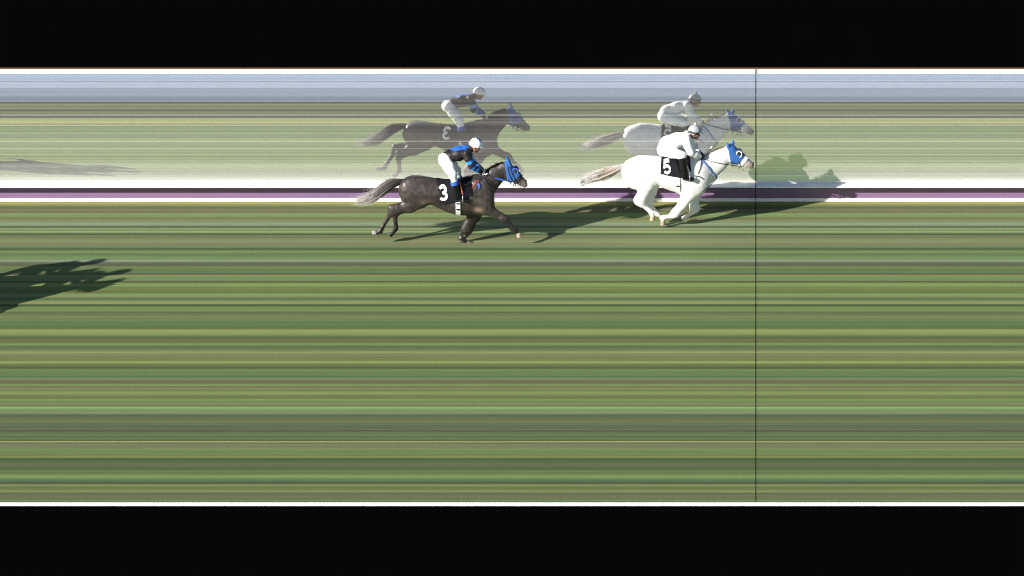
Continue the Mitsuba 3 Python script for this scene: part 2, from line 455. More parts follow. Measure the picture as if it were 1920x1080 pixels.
class Horse:
    def __init__(self, key, label, a, spec, coat, group):
        self.a, self.s = a, spec
        self.key = thing(key, label, 'horse', group)
        P = self.P
        f = self.f = Field()
        # trunk
        t = np.array(spec['torso'], float)
        X = np.array([P(q[0], (q[1] + q[2]) / 2)[0] for q in t])
        ztop = np.array([P(q[0], q[1])[2] for q in t])
        zbot = np.array([P(q[0], q[2])[2] for q in t])
        w = t[:, 3]
        H = (ztop - zbot) / 2 * CP
        h = np.sqrt(np.maximum(H ** 2 - (w * SP) ** 2, (0.6 * H) ** 2)) / CP
        self.X = X
        self.c, self.h, self.w = (PchipInterpolator(X, q) for q in ((ztop + zbot) / 2, h, w))
        yc = -a

        def trunk(Q):
            x = np.clip(Q[..., 0], X[0], X[-1])
            c, hh, ww = self.c(x), self.h(x), self.w(x)
            d = (np.sqrt(((Q[..., 1] - yc) / ww) ** 2 + ((Q[..., 2] - c) / hh) ** 2) - 1) * np.minimum(hh, ww)
            over = np.abs(Q[..., 0] - x)
            return np.where(over > 0, np.sqrt(np.maximum(d, 0) ** 2 + over ** 2), d)
        f.add(trunk, [X[0] - 0.05, yc - 0.35, zbot.min() - 0.05], [X[-1] + 0.05, yc + 0.35, ztop.max() + 0.05], 0.05)

        def nodes(lst, dy=0.0):
            return [(P(px, py, dy if len(r) < 3 else r[2]), r[0] / S * (0.88 if r[0] < 5.6 else 0.95 if r[0] < 8 else 1.0), r[1]) for px, py, *r in lst]
        for name in ('neck', 'head'):
            f.chain(nodes(spec[name]), 0.05 if name == 'neck' else 0.025)
        for lst, dy in spec['legs']:
            q = nodes(lst, dy)
            f.chain(q[:2], 0.09)
            f.chain(q[1:], 0.02)
        for p, q, r, l, dy, k_ in spec.get('masses', []):
            f.bone(P(*p, dy), P(*q, dy), r / S, r / S, l, l, k_)
        for (px, py, r, l) in spec.get('ears', []):
            pass
        m = f.mesh(0.0135)
        v = m.vertices
        nrm = np.array(m.vertex_normals)
        # muscle and vein relief, a few millimetres
        rel = 0.015 * (meshkit.fbm((v - [0, yc, 0]) * [8, 4, 5.5], 3, 2) - 0.5) + 0.005 * (meshkit.noise((v - [0, yc, 0]) * [26, 26, 18], 5) - 0.5)
        fade = np.clip(np.abs(v[:, 1] - yc) / 0.05, 0.3, 1) * np.clip((v[:, 2] - 0.62) / 0.3, 0.12, 1)
        m.vertices = v + nrm * (rel * fade)[:, None]
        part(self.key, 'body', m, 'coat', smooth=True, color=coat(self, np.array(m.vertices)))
        for (c0, c1, dy, ring) in spec['hooves']:
            self.hoof(P(*c0, dy), P(*c1, dy), ring)

    def P(self, px, py, dy=0.0):
        return at(px, py, self.a + dy)

    def hoof(self, top, bottom, col):
        """A hoof from the coronet to the sole: a bevelled cone, wider at the ground and longer at the toe."""
        ax = bottom - top
        L = np.linalg.norm(ax)
        ax /= L
        side = np.array([0.0, 1, 0])
        fwd = np.cross(side, ax)
        rings = []
        for u, r in ((-0.12, 0.030), (0.0, 0.040), (0.12, 0.041), (0.85, 0.054), (0.97, 0.055), (1.0, 0.050)):
            ang = np.linspace(0, 2 * np.pi, 15)[:-1]
            rr = r * (1 + 0.18 * np.cos(ang) * max(u, 0))
            rings.append(top + ax * L * u + (rr * np.cos(ang))[:, None] * fwd + (rr * 0.92 * np.sin(ang))[:, None] * side)
        v = np.vstack(rings + [rings[0].mean(0)[None], rings[-1].mean(0)[None]])
        n, f = 14, []
        for i in range(5):
            for j in range(n):
                q = (j + 1) % n
                f += [[i * n + j, i * n + q, (i + 1) * n + q], [i * n + j, (i + 1) * n + q, (i + 1) * n + j]]
        for j in range(n):
            f += [[6 * n, (j + 1) % n, j], [6 * n + 1, 5 * n + j, 5 * n + (j + 1) % n]]
        m = trimesh.Trimesh(v, f, process=False)
        m.fix_normals()
        c = np.tile(np.asarray(col, float), (len(m.vertices), 1)) * (0.75 + 0.5 * meshkit.noise(np.array(m.vertices) * 60, 3))[:, None]
        part(self.key, 'hoof', m, 'hoof_horn', smooth=True, color=c)

    def skin_y(self, X, z, side, lift=0.0, outmost=0.5):
        """y of the body's surface at (X, z), from the near (side +1) or the far side; None where there is none."""
        ys = -self.a - side * np.linspace(outmost, -0.02, 261)
        d = self.f(np.stack([np.full_like(ys, X), ys, np.full_like(ys, z)], 1)) - lift
        i = np.nonzero(d < 0)[0]
        return None if len(i) == 0 else ys[i[0]]

    def on_skin(self, px, py, lift=0.008, side=1, outmost=0.5):
        line = np.array([self.P(px, py, dy) for dy in np.linspace(outmost, -0.1, 241)])
        hit = np.nonzero(self.f(line) - lift < 0)[0]
        p = line[hit[0]] if len(hit) else self.P(px, py, 0.05)
        if side > 0:
            return p
        y2 = self.skin_y(p[0], p[2], -1, lift, outmost)
        return np.array([p[0], y2 if y2 is not None else -2 * self.a - p[1], p[2]])

    def strap(self, name, pts, r=0.011, bsdf='black_web', lift=0.006, both=True, n=16, flat=0.45):
        p2 = curve(np.array(pts, float), n)
        for side in ((1, -1) if both else (1,)):
            c = np.array([self.on_skin(*q, lift, side) for q in p2])
            part(self.key, name, tube(c, r, 6, flat), bsdf, smooth=40)

    def patch(self, x0, x1, z_end, grow, thick, nx=22, nt=60, z_end2=None):
        """A cloth over the back: x0(u), x1(u) its hind and front edge from spine (u = 0) to hem (u = 1), z_end the hem's height."""
        xs = np.linspace(0, 1, nx)
        rows_ = []
        for o in (grow, grow - thick):
            for i in xs:
                xm = x0(0) * (1 - i) + x1(0) * i
                ze = z_end + ((z_end2 if z_end2 is not None else z_end) - z_end) * i
                tmax = math.acos(np.clip((ze - self.c(xm)) / (self.h(xm) + o), -0.98, 0.98))
                th = np.linspace(-tmax, tmax, nt)
                u = np.abs(th) / tmax
                x = x0(u) * (1 - i) + x1(u) * i
                ww, hh, cc = self.w(x) + o, self.h(x) + o, self.c(x)
                rows_.append(np.stack([x, -self.a - ww * np.sin(th), cc + hh * np.cos(th)], 1))
        v = np.array(rows_).reshape(-1, 3)
        g = lambda o, i, j: o * nx * nt + i * nt + j  # noqa: E731
        q = []
        for i in range(nx - 1):
            for j in range(nt - 1):
                q += [[g(0, i, j), g(0, i + 1, j), g(0, i + 1, j + 1), g(0, i, j + 1)], [g(1, i, j), g(1, i, j + 1), g(1, i + 1, j + 1), g(1, i + 1, j)]]
        for i in range(nx - 1):
            for j in (0, nt - 1):
                q.append([g(0, i, j), g(1, i, j), g(1, i + 1, j), g(0, i + 1, j)])
        for j in range(nt - 1):
            for i in (0, nx - 1):
                q.append([g(0, i, j), g(0, i, j + 1), g(1, i, j + 1), g(1, i, j)])
        q = np.array(q)
        m = trimesh.Trimesh(v, np.vstack([q[:, [0, 1, 2]], q[:, [0, 2, 3]]]), process=False)
        m.fix_normals()
        return m

    def number(self, cloth, text, px, py, height, width, tilt, grow):
        from shapely.geometry import LineString
        if text == '3':            # two bowls, drawn with a thick stroke
            q = np.radians(np.linspace(155, -80, 16))
            w_ = np.radians(np.linspace(82, -155, 18))
            line = [(0.30 * math.cos(t), 0.27 + 0.235 * math.sin(t)) for t in q] + [(0.335 * math.cos(t), -0.235 + 0.265 * math.sin(t)) for t in w_]
            m = trimesh.creation.extrude_polygon(LineString(line).buffer(0.125, cap_style='flat', join_style='round'), 0.006, engine='earcut')
            m.apply_scale([height, height, 1])
        else:                      # bar, stem and bowl of the 5
            q = np.radians(np.linspace(128, -150, 18))
            line = [(0.30, 0.375), (-0.19, 0.375), (-0.245, 0.02)] + [(0.02 + 0.31 * math.cos(t), -0.17 + 0.255 * math.sin(t)) for t in q]
            m = trimesh.creation.extrude_polygon(LineString(line).buffer(0.10, cap_style='flat', join_style='mitre'), 0.006, engine='earcut')
            m.apply_scale([height, height, 1])
        m = m.subdivide_to_size(0.05)
        v = np.array(m.vertices)
        lo, hi = v.min(0), v.max(0)
        uv = (v - (lo + hi) / 2)
        uv[:, 0] *= width / (hi[0] - lo[0])
        uv[:, 1] *= height / (hi[1] - lo[1])
        cr, sr = math.cos(tilt), math.sin(tilt)
        x0, _, z0 = self.P(px, py, 0.28)
        for side in (1, -1):
            uu = uv[:, 0] * cr - uv[:, 1] * sr
            zz = uv[:, 0] * sr + uv[:, 1] * cr
            X, Z = x0 + uu * 1.0, z0 + zz
            if side < 0:
                X = x0 - uu
            o = grow + 0.003 + (v[:, 2] - lo[2])
            ww, hh, cc = self.w(X) + o, self.h(X) + o, self.c(X)
            Y = ww * np.sqrt(np.maximum(1 - ((Z - cc) / hh) ** 2, 0.02))
            n = trimesh.Trimesh(np.stack([X, -self.a - side * Y, Z], 1), m.faces, process=False)
            n.fix_normals()
            part(cloth, 'number', n, 'white_vinyl')


def lerp(a, b):
    return lambda u: a + (b - a) * u


def head_gear(h, g):
    """Blinker hood with eye cups and ear covers, noseband, bridle straps, bit and reins."""
    def halfplane(p, q):
        (x0, _, z0), (x1, _, z1) = h.P(*p), h.P(*q)
        n = np.array([z1 - z0, -(x1 - x0)])
        n /= np.linalg.norm(n)
        return lambda Q: -((Q[..., 0] - x0) * n[0] + (Q[..., 2] - z0) * n[1])
    sub = Field()
    lst = h.s['head']
    sub.chain([(h.P(px, py), r / S, l) for px, py, r, l in lst], 0.025)
    for p, r, l in [(h.P(px, py), r / S, l) for px, py, r, l in h.s['neck'][-2:-1]]:
        pass
    n0, n1 = h.s['neck'][-2], h.s['neck'][-1]
    sub.bone(h.P(*n0[:2]), h.P(*n1[:2]), n0[2] / S, n1[2] / S, n0[3], n1[3], 0.05)
    back, front = halfplane(*g['back']), halfplane(*g['front'])
    hood = sub.mesh(0.008, cut=lambda Q: np.maximum(back(Q), front(Q)), grow=0.009)
    k_ = part(h.key, 'blinker_hood', hood, 'blue_lycra', smooth=True, label='blue blinker hood')
    # ear covers
    for base, tip, dy in g['ears']:
        p, q = h.P(*base, dy), h.P(*tip, dy)
        e = Field()
        mid = p * 0.5 + q * 0.5
        e.bone(p, mid, 0.036, 0.034, 0.034, 0.030, 0.01)
        e.bone(mid, q, 0.034, 0.007, 0.030, 0.007, 0.01)
        part(k_, 'ear_cover', e.mesh(0.006), 'blue_lycra', smooth=True)
    # eye cups and eyes
    for side in (1, -1):
        c = h.on_skin(*g['eye'], 0.010, side, 0.16)
        ax = np.array([0, -side, 0.0])
        ring = []
        R, r = g['cup'], g.get('cup_r', 0.012)
        ang = np.linspace(0, 2 * np.pi, 29)
        mt = tube(np.stack([c[0] + R * 0.92 * np.cos(ang), np.full(29, c[1] - side * 0.006), c[2] + R * 1.12 * np.sin(ang)], 1), r, 8)
        part(k_, 'eye_cup', mt, g['cup_bsdf'], smooth=True)
        disc = trimesh.creation.icosphere(3, 1.0)
        disc.apply_scale([R * 0.9, 0.010, R * 1.05])
        disc.apply_translation(c)
        part(k_, 'eye_opening', disc, g.get('rim', 'tan_rim'), smooth=True)
        eye_m = trimesh.creation.icosphere(3, 0.021)
        eye_m.apply_scale([1.15, 0.7, 0.9])
        eye_m.apply_translation(c + [0.006, -side * 0.007, -0.004])
        part(h.key, 'eye', eye_m, 'dark_eye', smooth=True)
    # noseband: a ring cut out of the inflated head
    f0, f1 = halfplane(*g['nose'][0]), halfplane(*g['nose'][1])
    nose = sub.mesh(0.0065, cut=lambda Q: np.maximum(-f0(Q), f1(Q)), grow=0.014)
    part(h.key, 'noseband', nose, g['nose_bsdf'], smooth=True, label=g.get('nose_label'))
    # bridle straps, bit ring, fringe under the jaw
    for pts in g['straps']:
        h.strap('bridle_strap', pts, 0.010, 'black_web', 0.014)
    for side in (1, -1):
        c = h.on_skin(*g['bit'], 0.012, side, 0.16)
        ang = np.linspace(0, 2 * np.pi, 21)
        part(h.key, 'bit_ring', tube(np.stack([c[0] + 0.03 * np.cos(ang), np.full(21, c[1] - side * 0.004), c[2] + 0.03 * np.sin(ang)], 1), 0.005, 6), 'steel', smooth=True)
    r2 = np.random.default_rng(11)
    paths = []
    for i in range(26):
        u = r2.uniform()
        px, py = np.array(g['fringe'][0]) * (1 - u) + np.array(g['fringe'][1]) * u
        p = h.P(px, py, r2.uniform(-0.06, 0.06))
        L = r2.uniform(0.03, 0.075)
        paths.append([p, p + [r2.normal(0, 0.012) - 0.008, 0, -L * 0.6], p + [r2.normal(0, 0.02) - 0.02, 0, -L]])
    m, u = hair(paths, 0.004, 0.009, 5)
    c = np.tile(np.array(g['fringe_color'], float), (len(m.vertices), 1))
    labels[part(h.key, 'chin_fringe', m, 'hair_strand', smooth=True, color=c)] = {'kind': 'stuff'}


def lips(h, g):
    """Nostrils, lips and chin."""
    for side in (1, -1):
        c = h.on_skin(*g['nostril'], 0.0, side, 0.16)
        m = trimesh.creation.icosphere(3, 1.0)
        m.apply_scale([0.018, 0.008, 0.026])
        m.apply_transform(trimesh.transformations.rotation_matrix(0.5, [0, 1, 0]))
        m.apply_translation(c)
        part(h.key, 'nostril', m, 'dark_eye', smooth=True)


def tail(h, spine, widths, colors, n=330, seed=1):
    r = np.random.default_rng(seed)
    base = np.array([h.P(px, py) for px, py in spine])
    w = np.array(widths) / S
    paths, cols = [], []
    for i in range(n):
        ang, rad = r.uniform(0, 2 * np.pi), math.sqrt(r.uniform(0, 1))
        stop = r.uniform(0.55, 1.0) if r.uniform() < 0.75 else r.uniform(0.9, 1.08)
        k_ = len(base)
        t = np.linspace(0, 1, k_)
        c = PchipInterpolator(t, base, extrapolate=True)(t * stop)
        ww = PchipInterpolator(t, w, extrapolate=True)(t * stop)
        dz, dy = rad * math.cos(ang), rad * math.sin(ang)
        curl = r.normal(0, 0.042, 2)
        c = c + np.stack([np.zeros(k_), ww * dy * 0.8, ww * dz], 1) + np.stack([np.zeros(k_), curl[0] * t ** 2, curl[1] * t ** 2], 1)
        paths.append(c)
    m, u = hair(paths, 0.004, 0.0085, 13, 0.2)
    per = 13 * 3 + 2
    var = np.repeat(r.uniform(0.7, 1.25, n), per)
    col = np.stack([np.interp(u, np.linspace(0, 1, len(colors)), [q[i] for q in colors]) for i in range(3)], 1) * var[:, None]
    part(h.key, 'tail', m, 'hair_strand', smooth=True, color=np.clip(col, 0, 0.95))


def mane(h, crest, lengths, colors, n=190, seed=2, back=0.8, up=0.25):
    r = np.random.default_rng(seed)
    c = PchipInterpolator(np.linspace(0, 1, len(crest)), np.array([h.P(px, py) for px, py in crest]))
    L = lambda u: np.interp(u, np.linspace(0, 1, len(lengths)), lengths)  # noqa: E731
    paths = []
    for i in range(n):
        u = r.uniform()
        p = c(u) + [0, r.uniform(-0.02, 0.02), -0.015]
        tdir = c(min(u + 0.01, 1)) - c(max(u - 0.01, 0))
        tdir /= np.linalg.norm(tdir)
        l = L(u) * r.uniform(0.5, 1.1)
        d1 = -tdir * back + np.array([0, 0, up + r.uniform(0, 0.5)])
        side = r.normal(0, 0.3)
        p1 = p + l * 0.5 * (d1 + [0, side * 0.5, 0.15])
        p2 = p + l * (d1 + [0, side, -0.1 + r.normal(0, 0.12)])
        paths.append([p, p1, p2])
    m, u = hair(paths, 0.003, 0.0065, 8, 0.2)
    var = np.repeat(r.uniform(0.6, 1.3, n), 8 * 3 + 2)
    col = np.stack([np.interp(u, np.linspace(0, 1, len(colors)), [q[i] for q in colors]) for i in range(3)], 1) * var[:, None]
    part(h.key, 'mane', m, 'hair_strand', smooth=True, color=np.clip(col, 0, 0.9))


# --- the dark grey horse
def dark_coat(h, v):
    q = v - [0, -h.a, 0]
    n = meshkit.fbm(q * 3.2, 4, 8)
    d = meshkit.fbm(q * [22, 16, 12], 4, 9)
    base = np.array([0.037, 0.029, 0.0275])
    c = base * np.clip(0.15 + 1.7 * n, 0.2, 2)[:, None] * np.clip(0.05 + 1.9 * d, 0.2, 2)[:, None]

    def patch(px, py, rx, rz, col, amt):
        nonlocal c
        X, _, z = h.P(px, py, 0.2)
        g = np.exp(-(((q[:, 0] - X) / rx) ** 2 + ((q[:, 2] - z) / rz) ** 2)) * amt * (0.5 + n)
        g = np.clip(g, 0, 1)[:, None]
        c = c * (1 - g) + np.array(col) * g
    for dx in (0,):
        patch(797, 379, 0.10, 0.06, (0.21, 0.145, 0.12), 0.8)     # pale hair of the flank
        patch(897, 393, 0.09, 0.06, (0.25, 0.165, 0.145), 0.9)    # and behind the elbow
    X, _, z = h.P(983, 344)
    g = np.clip(1 - np.hypot(q[:, 0] - X, q[:, 2] - z) / 0.16, 0, 1)[:, None]
    c = c * (1 - g) + np.array([0.2, 0.16, 0.15]) * (0.6 + 0.8 * d)[:, None] * g   # greying muzzle
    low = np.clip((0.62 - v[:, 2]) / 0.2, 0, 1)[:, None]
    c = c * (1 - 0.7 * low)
    pas = np.clip((0.30 - v[:, 2]) / 0.12, 0, 1)[:, None] * (meshkit.noise(q * 25, 4) > 0.55)[:, None]
    c = c * (1 - 0.5 * pas) + np.array([0.2, 0.17, 0.16]) * 0.5 * pas
    return np.clip(c, 0.006, 0.9)


H3 = dict(
    torso=[(749, 353, 366, .06), (752, 345, 372, .13), (757, 337.5, 379, .18), (765, 333.5, 385, .225), (775, 331, 388, .245), (792, 329.8, 386, .255), (805, 331.5, 384, .26), (819, 334.4, 389, .27), (839, 337, 398, .285),
           (859, 337, 403.3, .285), (872, 334, 404.5, .27), (886, 331, 405, .25), (900, 330, 404, .225), (910, 333, 400, .195), (918, 341, 394, .16), (924, 352, 386, .11), (927, 362, 378, .06)],
    neck=[(900, 350, 26, .16), (912, 345, 20.5, .125), (927, 331, 16.5, .095), (945, 316, 12.5, .075)],
    head=[(950, 317, 11.5, .085), (957, 327, 13, .082), (967, 332.5, 10.5, .072), (977, 340, 8, .058), (983, 345.5, 6.8, .052)],
    legs=[([(774, 354, 20, .10, .09), (786, 377, 14, .105), (768, 387, 12.5, .08), (750, 391.5, 9.5, .058), (738, 394.5, 7.2, .047)], .12),
          ([(740, 391, 6.5, .04), (733, 388, 3.6, .03)], .12),
          ([(737, 396, 6.8, .045), (731, 402, 5.2, .034), (717, 426, 4.2, .027), (713, 434, 5, .032), (706, 436.6, 3.9, .030)], .12),
          ([(776, 352, 20, .10, -.09), (790, 374, 14, .10), (768, 386, 12, .08), (746, 393, 8, .05)], -.12),
          ([(743, 394, 7, .045), (740.5, 404, 5.2, .034), (742.5, 424, 4.2, .027), (742, 429, 5, .032), (737.5, 436, 3.9, .030)], -.12),
          ([(900, 378, 20, .10), (912, 391, 12.5, .085), (930, 401.5, 8, .055), (946, 410, 6, .043)], .12),
          ([(946, 410, 6, .043), (952, 415.5, 4.6, .032), (963, 427, 4, .027), (966.5, 430.5, 4.8, .032), (971, 436.5, 3.9, .030)], .12),
          ([(893, 390, 17, .10), (889, 404, 13, .085), (881, 419, 10, .06), (875, 431, 8, .048)], -.10),
          ([(875, 431, 8, .048), (872, 438, 6, .035), (867, 446, 5.5, .03), (865.5, 449.5, 6, .034), (875, 453.5, 4.6, .032)], -.10)],
    masses=[((764, 352), (770, 378), 13, .09, .08, .08), ((764, 352), (770, 378), 13, .09, -.08, .08), ((905, 352), (910, 380), 17, .09, .13, .06), ((905, 352), (910, 380), 17, .09, -.13, .06)],
    hooves=[((705, 436.5), (698.5, 437.8), .12, (.42, .38, .35)), ((736.5, 437), (731.5, 441.5), -.12, (.05, .045, .045)), ((971.5, 437.5), (975, 443.5), .12, (.35, .27, .22)), ((876, 453.5), (884, 457), -.10, (.10, .08, .07))],
)
G = 'racehorses'
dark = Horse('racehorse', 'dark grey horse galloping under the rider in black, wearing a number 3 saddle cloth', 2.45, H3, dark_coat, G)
tail(dark, [(757, 340), (741, 343), (722, 352), (703, 366), (684, 373.5), (664, 376)], [4, 8, 12, 12, 8, 4], [(.06, .05, .05), (.12, .105, .10), (.32, .295, .285), (.66, .62, .60), (.8, .77, .75)])
mane(dark, [(903, 330), (915, 321), (929, 312), (945, 304)], [.16, .17, .13, .09], [(.009, .007, .007), (.014, .011, .011)], 420, 2, 0.8, 0.3)
for px, py, side in ((948, 304, 1),):
    pass
head_gear(dark, dict(back=((952, 340), (945.5, 300)), front=((981.5, 322), (960, 340)), ears=[((956, 311), (949, 292), .045), ((957, 311), (950.5, 293), -.045)],
                     eye=(966.5, 321.5), cup=.056, cup_r=.013, cup_bsdf='blue_lycra', nose=(((981, 324.5), (963.5, 344)), ((982.8, 326), (965.3, 345.5))), nose_bsdf='black_leather', rim='dark_rim',
                     straps=[[(952, 310), (955, 326), (961, 338)], [(956, 311), (960, 324), (969, 341)]], bit=(971, 343), fringe=((956, 341), (978, 350)), fringe_color=(.35, .33, .33)))
lips(dark, dict(nostril=(986, 341)))

# --- saddle cloths, saddles, straps
def tack(h, g):
    cloth_x = [h.P(px, 340, 0.1)[0] for px in g['cloth_x']]
    z0 = h.P(g['hem'][0][0], g['hem'][0][1], 0.29)[2]
    z1 = h.P(g['hem'][1][0], g['hem'][1][1], 0.29)[2]
    m = h.patch(lerp(cloth_x[0], cloth_x[1]), lerp(cloth_x[2], cloth_x[3]), z0, 0.016, 0.008, z_end2=z1)
    k_ = part(h.key, 'saddle_cloth', m, 'cloth_dark', smooth=30, label=f"black saddle cloth with a white number {g['number']}")
    h.number(k_, g['number'], *g['num'], 0.016)
    # saddle: a padded shell over the withers with two flaps
    sx = [h.P(px, 340, 0.1)[0] for px in g['saddle_x']]
    z2 = h.P(g['saddle_x'][1], g['flap'], 0.29)[2]
    sm = h.patch(lerp(sx[0], sx[1]), lerp(sx[2], sx[3]), z2, 0.038, 0.024, 14, 40)
    sk = part(h.key, 'saddle', sm, 'black_leather', smooth=30)
    # girth round the barrel
    gx = [h.P(px, 390, 0.2)[0] for px in g['girth']]
    th = np.linspace(0.9, 2 * np.pi - 0.9, 64)
    rows_ = []
    for o in (0.012, 0.004):
        for x in (gx[0], gx[1]):
            xx = x + np.where(np.abs(th - np.pi) > 0.8, 0.03, 0.0) * 0
            rows_.append(np.stack([np.full(64, x), -h.a - (h.w(x) + o) * np.sin(th), h.c(x) + (h.h(x) + o) * np.cos(th)], 1))
    A, B, C, D = rows_
    v = np.vstack([A, B, C, D])
    q = []
    for j in range(63):
        q += [[j, j + 1, 64 + j + 1, 64 + j], [128 + j, 192 + j, 192 + j + 1, 128 + j + 1], [j, 128 + j, 128 + j + 1, j + 1], [64 + j, 64 + j + 1, 192 + j + 1, 192 + j]]
    q = np.array(q)
    m = trimesh.Trimesh(v, np.vstack([q[:, [0, 1, 2]], q[:, [0, 2, 3]]]), process=False)
    m.fix_normals()
    gk = part(h.key, 'girth', m, 'white_vinyl', smooth=30, label='white girth')
    for py in g['buckles']:
        c = h.on_skin((g['girth'][0] + g['girth'][1]) / 2, py, 0.016)
        part(gk, 'buckle', box(c[0] - 0.032, c[0] + 0.032, c[1] - 0.006, c[1] + 0.006, c[2] - 0.012, c[2] + 0.012), 'black_leather')


tack(dark, dict(cloth_x=(817, 828, 872, 877), hem=((828, 380), (877, 377)), number='3', num=(831, 362.5, 0.295, 0.165, 0.13), saddle_x=(846, 862, 880, 884), flap=368, girth=(854.5, 863), buckles=(382, 393)))
dark.strap('breast_strap', [(884, 336), (903, 333), (912, 343), (920, 353), (927, 361)], 0.013)
dark.strap('martingale_strap', [(902, 334), (896, 348), (889, 363)], 0.012, both=False)
dark.strap('neck_strap', [(897, 337), (891, 345), (884, 353)], 0.009, 'red_web', 0.012, both=False)
dark.strap('tassel', [(896.5, 344), (898.5, 349), (898, 353)], 0.026, 'blue_web', 0.014, both=False, n=6)


# --- the white horse
def white_coat(h, v):
    q = v - [0, -h.a, 0]
    n = meshkit.fbm(q * 3.2, 4, 18)
    c = np.array([0.71, 0.705, 0.71]) * (0.90 + 0.18 * n)[:, None]
    X, _, z = h.P(1409, 311)
    g = np.clip(1.25 - np.hypot(q[:, 0] - X, q[:, 2] - z) / 0.15, 0, 1)[:, None]
    d = meshkit.fbm(q * 30, 3, 6)[:, None]
    c = c * (1 - g) + (np.array([0.09, 0.07, 0.068]) + np.array([0.26, 0.18, 0.165]) * d) * g      # grey and pink skin of the muzzle
    for px, py, dy, rad in ((1194, 375, .12, .09), (1265, 401, .12, .07), (1214, 376, -.12, .08), (1302, 391, -.12, .07)):
        p = h.P(px, py, dy)
        g = (np.clip(1.1 - np.linalg.norm(v - p, axis=1) / rad, 0, 1) * (meshkit.noise(q * 34, 5) > 0.45))[:, None]
        c = c * (1 - 0.75 * g) + np.array([0.22, 0.2, 0.21]) * 0.75 * g                               # dark scuffs on hocks and knees
    low = np.clip((0.32 - v[:, 2]) / 0.15, 0, 1)[:, None] * meshkit.fbm(q * 9, 3, 3)[:, None]
    c = c * (1 - 0.7 * low) + np.array([0.5, 0.33, 0.25]) * 0.7 * low                                # soil-stained fetlocks
    return np.clip(c, 0.02, 0.9)


H5 = dict(
    torso=[(1168, 319, 331, .06), (1171, 310, 337, .13), (1177, 302.5, 344, .19), (1185, 298, 348, .23), (1200, 291.8, 351, .25), (1213, 291, 349, .255), (1233, 293, 347, .26), (1243, 294.4, 352, .27), (1256, 295.5, 357.5, .285),
           (1270, 296, 361.5, .285), (1285, 295, 365.5, .27), (1300, 293, 369, .25), (1311, 296, 366, .22), (1320, 303, 359, .18), (1327, 316, 351, .13), (1332, 328, 344, .07)],
    neck=[(1308, 322, 27, .165), (1322, 318, 23.5, .13), (1343, 303.5, 19.5, .10), (1363, 288.5, 14.5, .078)],
    head=[(1369, 284, 12, .085), (1376, 293, 13, .082), (1386, 297, 11, .074), (1398, 304, 8.5, .060), (1407.5, 310, 7, .053)],
    legs=[([(1192, 320, 20, .10, .09), (1214, 343, 17, .11), (1208, 360, 11, .075), (1202, 371, 8.2, .053), (1199, 377, 7, .047)], .12),
          ([(1200, 373, 6.5, .04), (1195, 374.5, 3.8, .03)], .12),
          ([(1199.5, 377, 6.8, .045), (1205, 384, 5.4, .034), (1218, 395, 4.5, .027), (1222, 399.5, 5.2, .032), (1223.5, 406, 4.2, .030)], .12),
          ([(1194, 318, 20, .10, -.09), (1222, 343, 16, .10), (1220, 360, 11, .075), (1215, 375, 7.5, .05)], -.12),
          ([(1215, 375, 7, .045), (1219, 384, 5.2, .034), (1229, 397, 4.4, .027), (1232, 401, 5, .032), (1237, 404.5, 4, .030)], -.12),
          ([(1302, 340, 22, .10), (1293, 362, 14, .09), (1280, 383, 9.5, .06), (1266, 400, 6.6, .045)], .12),
          ([(1266, 400, 6.6, .045), (1260, 404.5, 4.9, .033), (1247, 407.5, 4.3, .027), (1241.5, 408.7, 5, .032), (1243, 413.8, 4.2, .030)], .12),
          ([(1300, 342, 20, .10), (1298, 368, 13, .085), (1300.5, 380, 9, .055), (1303, 391, 6.4, .044)], -.12),
          ([(1303, 391, 6.4, .044), (1297.5, 398, 4.6, .032), (1287, 406.5, 4.2, .027), (1283, 409, 4.8, .032), (1278, 408.5, 4, .030)], -.12)],
    masses=[((1182, 318), (1190, 340), 14, .09, .08, .08), ((1182, 318), (1190, 340), 14, .09, -.08, .08), ((1308, 320), (1306, 345), 19, .09, .13, .06), ((1308, 320), (1306, 345), 19, .09, -.13, .06)],
    hooves=[((1223.5, 406), (1224, 413), .12, (.38, .28, .2)), ((1237, 404.5), (1242, 407.5), -.12, (.06, .055, .055)), ((1243, 414), (1244, 421.5), .12, (.34, .22, .15)), ((1277, 408.5), (1271.5, 407), -.12, (.04, .04, .045))],
)
pale = Horse('racehorse', 'white horse galloping nose to the finish line, wearing a number 5 saddle cloth', 1.40, H5, white_coat, G)
tail(pale, [(1173, 310), (1160, 316), (1144, 323), (1126, 329), (1106, 334), (1088, 343)], [4, 7, 10, 11, 9, 7], [(.92, .9, .88), (.86, .8, .76), (.82, .72, .66), (.93, .88, .84), (.95, .93, .91)], 290, 4)
mane(pale, [(1322, 294), (1338, 283), (1350, 277.5), (1361, 274)], [.10, .10, .08, .07], [(.42, .33, .28), (.36, .27, .23)], 130, 6)
head_gear(pale, dict(back=((1371.5, 309), (1362.5, 264)), front=((1399.5, 287), (1383, 307)), ears=[((1367, 279), (1362.8, 267), .05), ((1373.5, 274), (1374, 262), -.045)],
                     eye=(1386, 289), cup=.056, cup_r=.013, cup_bsdf='white_vinyl', rim='dark_rim', nose=(((1401, 288.5), (1387, 306.5)), ((1406, 292.5), (1391, 310.5))), nose_bsdf='fleece', nose_label='thick white noseband',
                     straps=[[(1369.5, 304), (1376, 307), (1384, 307.5)], [(1385, 303), (1388, 309), (1389, 313)]], bit=(1390, 312), fringe=((1372, 309), (1396, 317)), fringe_color=(.55, .48, .4)))
lips(pale, dict(nostril=(1411.5, 308.5)))
tack(pale, dict(cloth_x=(1240.5, 1238.5, 1275, 1279), hem=((1241, 327), (1279, 334)), number='5', num=(1250.6, 315.2, 0.245, 0.145, 0.06), saddle_x=(1264, 1272, 1292, 1296), flap=322, girth=(1267, 1275), buckles=(349,)))
